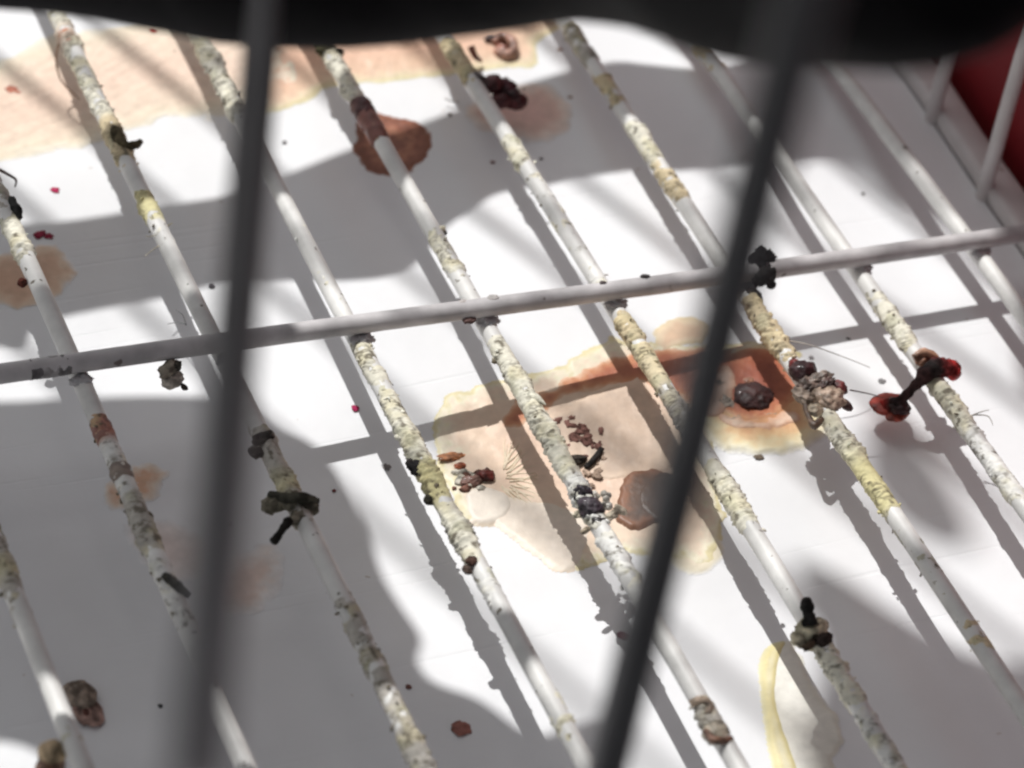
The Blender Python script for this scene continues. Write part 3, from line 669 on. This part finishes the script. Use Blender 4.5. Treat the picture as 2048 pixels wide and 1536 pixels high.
scrap('grey_lump', 'soft grey brown lump with a pinkish foot on the shaded tray, lower left', 'dropping',
      [('lump', 'dull', [(*blob(on_tray(160, 1388, .6), (1.7, 1.9, 1.0), .2, 1, 3), (.34, .27, .23))]), ('foot', 'dull', [(*blob(on_tray(178, 1425, .2), (1.5, 2.2, .45), .25, 1, 5), (.46, .30, .27)), (*blob(on_tray(172, 1424, .7), (.35, .45, .3), .2, 1, 6, 3), (.16, .07, .06))])])
p_ = on_tray(1507, 793, .55)
scrap('dried_berry', 'flat dark dried berry in the middle of the orange ring', 'berry',
      [('berry', 'wet', [(*blob(p_, (2.4, 2.3, .9), .22, 1.6, 4), (.045, .016, .016))]),
       ('rind', 'scrap', [(*blob(on_tray(1440, 765, .2), (1.2, 1.2, .4), .4, 1.4, 8), (.46, .38, .32)), (*blob(on_tray(1450, 800, .2), (1.0, 1.6, .4), .4, 1.4, 9), (.50, .42, .36)), (*blob(on_tray(1498, 762, .2), (.9, .6, .4), .2, 1, 3), (.62, .30, .2)),
                           (*blob(on_tray(1490, 835, .15), (2.6, .5, .3), .5, 1.6, 12), (.66, .52, .42)), (*blob(on_tray(1545, 828, .15), (1.6, .5, .3), .5, 1.6, 14), (.66, .52, .42))])])
p_ = on_tray(972, 950, .5)
cr = []
for i in range(26):
    q = on_tray(905 + rng.random() * 70, 945 + rng.random() * 42 - 8, .3)
    s = .2 + .45 * rng.random()
    cr.append((*blob(q, (s, s * .8, s * .6), .4, 1.3, i, 2), (.70, .66, .60) if i % 3 else (.20, .10, .08)))
scrap('seed_pulp', 'dark red seed in crumbly white pulp on the central stain', 'seed',
      [('seed', 'wet', [(*blob(p_, (1.05, .95, .6), .3, 1.4, 3), (.15, .025, .02)), (*blob(on_tray(945, 962, .4), (1.5, .8, .5), .35, 1.5, 4), (.24, .13, .11))]),
       ('pulp', 'dull', cr), ('orange_bit', 'wet', [(*blob(on_tray(903, 913, .3), (1.7, .6, .2), .4, 1.6, 5), (.62, .26, .12)), (*blob(on_tray(920, 932, .3), (.7, .45, .35), .3, 1, 7, 3), (.5, .14, .07))])])
heap = empty('crumb_heap'); tag(heap, 'scatter of dark brown crumbs on the central stain beside the wire', 'crumbs')
for i in range(34):
    px, py = 1165 + rng.normal(0, 26), 872 + rng.normal(0, 18)
    px += (py - 872) * .5
    q = on_tray(px, py, .28); s = .22 + .36 * rng.random()
    v, f = blob(q, (s * (1 + rng.random()), s * .8, s * .5), .6, 1.7, i + 40, 3, rng.random() * 3)
    mesh_obj('crumb', v, f, M['dull'], heap, col=np.broadcast_to(np.array((.17, .085, .07)) * (.6 + .8 * rng.random()), (len(v), 3)))
for i in range(12):
    q = on_tray(1180 + rng.normal(0, 16), 965 + rng.normal(0, 22), .3); s = .3 + .4 * rng.random()
    v, f = blob(q, (s * (.9 + rng.random()), s, s * .5), .6, 1.7, i + 90, 3, rng.random() * 3)
    mesh_obj('crumb', v, f, M['dull'], heap, col=np.broadcast_to(np.array((.46, .34, .26)) * (.6 + .6 * rng.random()), (len(v), 3)))
scrap('black_stick', 'short black stick lying across the crumbs beside the wire', 'twig',
      [('stick', 'dull', [(*tube(spline([on_tray(1172, 935, .6), on_tray(1188, 918, .7), on_tray(1203, 898, .6)], 5), .34, 10, .2, 2, 3), (.035, .03, .03)), (*blob(on_tray(1150, 920, .7), (1.3, .7, .6), .35, 1.4, 8), (.06, .05, .045))])])
scrap('black_dropping', 'ragged black dropping on the left side of the yellow crusted wire', 'dropping',
      [('clot', 'dull', [B(834, 938, .2, (16, 22, 15), (.035, .032, .035), .4), B(822, 926, .2, (13, 9, 8), (.07, .06, .06), .4), B(858, 1000, -.2, (11, 11, 10), (.05, .045, .035), .35)])])
scrap('brown_dropping', 'small brown dropping on the wire below the yellow crust', 'dropping',
      [('clot', 'dull', [B(944, 1122, .9, (12, 12, 9), (.09, .05, .04), .3), B(934, 1140, .4, (8, 12, 8), (.10, .07, .06), .3)])])
scrap('peeling_scrap', 'looped tan scrap wrapped round the wire at the bottom edge', 'scrap',
      [('loop', 'scrap', [T([(1380, 1408, .8), (1402, 1400, 1.3), (1420, 1412, 1.0), (1415, 1430, .8)], (7, 8, 8, 7), (.50, .38, .30)), B(1432, 1466, .6, (26, 22, 18), (.46, .40, .33), .25)]),
       ('rim', 'scrap', [T([(1412, 1462, 1.0), (1424, 1478, 1.4), (1445, 1482, 1.2), (1462, 1478, .6)], (6, 7, 7, 6), (.18, .09, .06))])])
scrap('twig_nub', 'dark twig nub sticking out of the yellow crust, upper left wire', 'twig',
      [('nub', 'dull', [T([(228, 262, .8), (240, 282, 1.0), (258, 292, 1.2), (274, 288, 1.2), (280, 282, 1.0)], (14, 13, 8, 8, 5), (.13, .105, .065), .8, 2.4)])])
scrap('pale_nub', 'tiny pale nub on the side of the fourth wire', 'nub',
      [('nub', 'dull', [B(880, 461, .3, (15, 9, 9), (.60, .56, .46), .3), B(888, 466, 0, (7, 6, 6), (.12, .10, .08), .3)])])
scrap('white_flake', 'pointed white flake sticking out of the crust above the crumbs', 'flake',
      [('flake', 'dull', [T([(1060, 790, .8), (1075, 798, 1.0), (1092, 810, .9)], (11, 8, 1.5), (.78, .75, .66), .15)])])
scrap('dark_tip', 'dark ragged clump on the wire at the dark perch edge, upper middle', 'dropping',
      [('clump', 'dull', [B(650, 96, .6, (24, 16, 14), (.20, .18, .09), .4), B(676, 106, .5, (14, 12, 11), (.08, .07, .05), .4), B(640, 88, .4, (14, 14, 10), (.28, .25, .14), .4)])])
scrap('wire_dropping', 'dark dropping on the leftmost wire where it meets the left edge', 'dropping',
      [('clot', 'dull', [T([(20, 400, .4), (32, 420, .8), (36, 434, .6), (18, 440, .4)], (9, 11, 8, 6), (.05, .05, .05), .8, 2.4), B(45, 565, -.2, (11, 10, 9), (.14, .04, .03), .25)])])
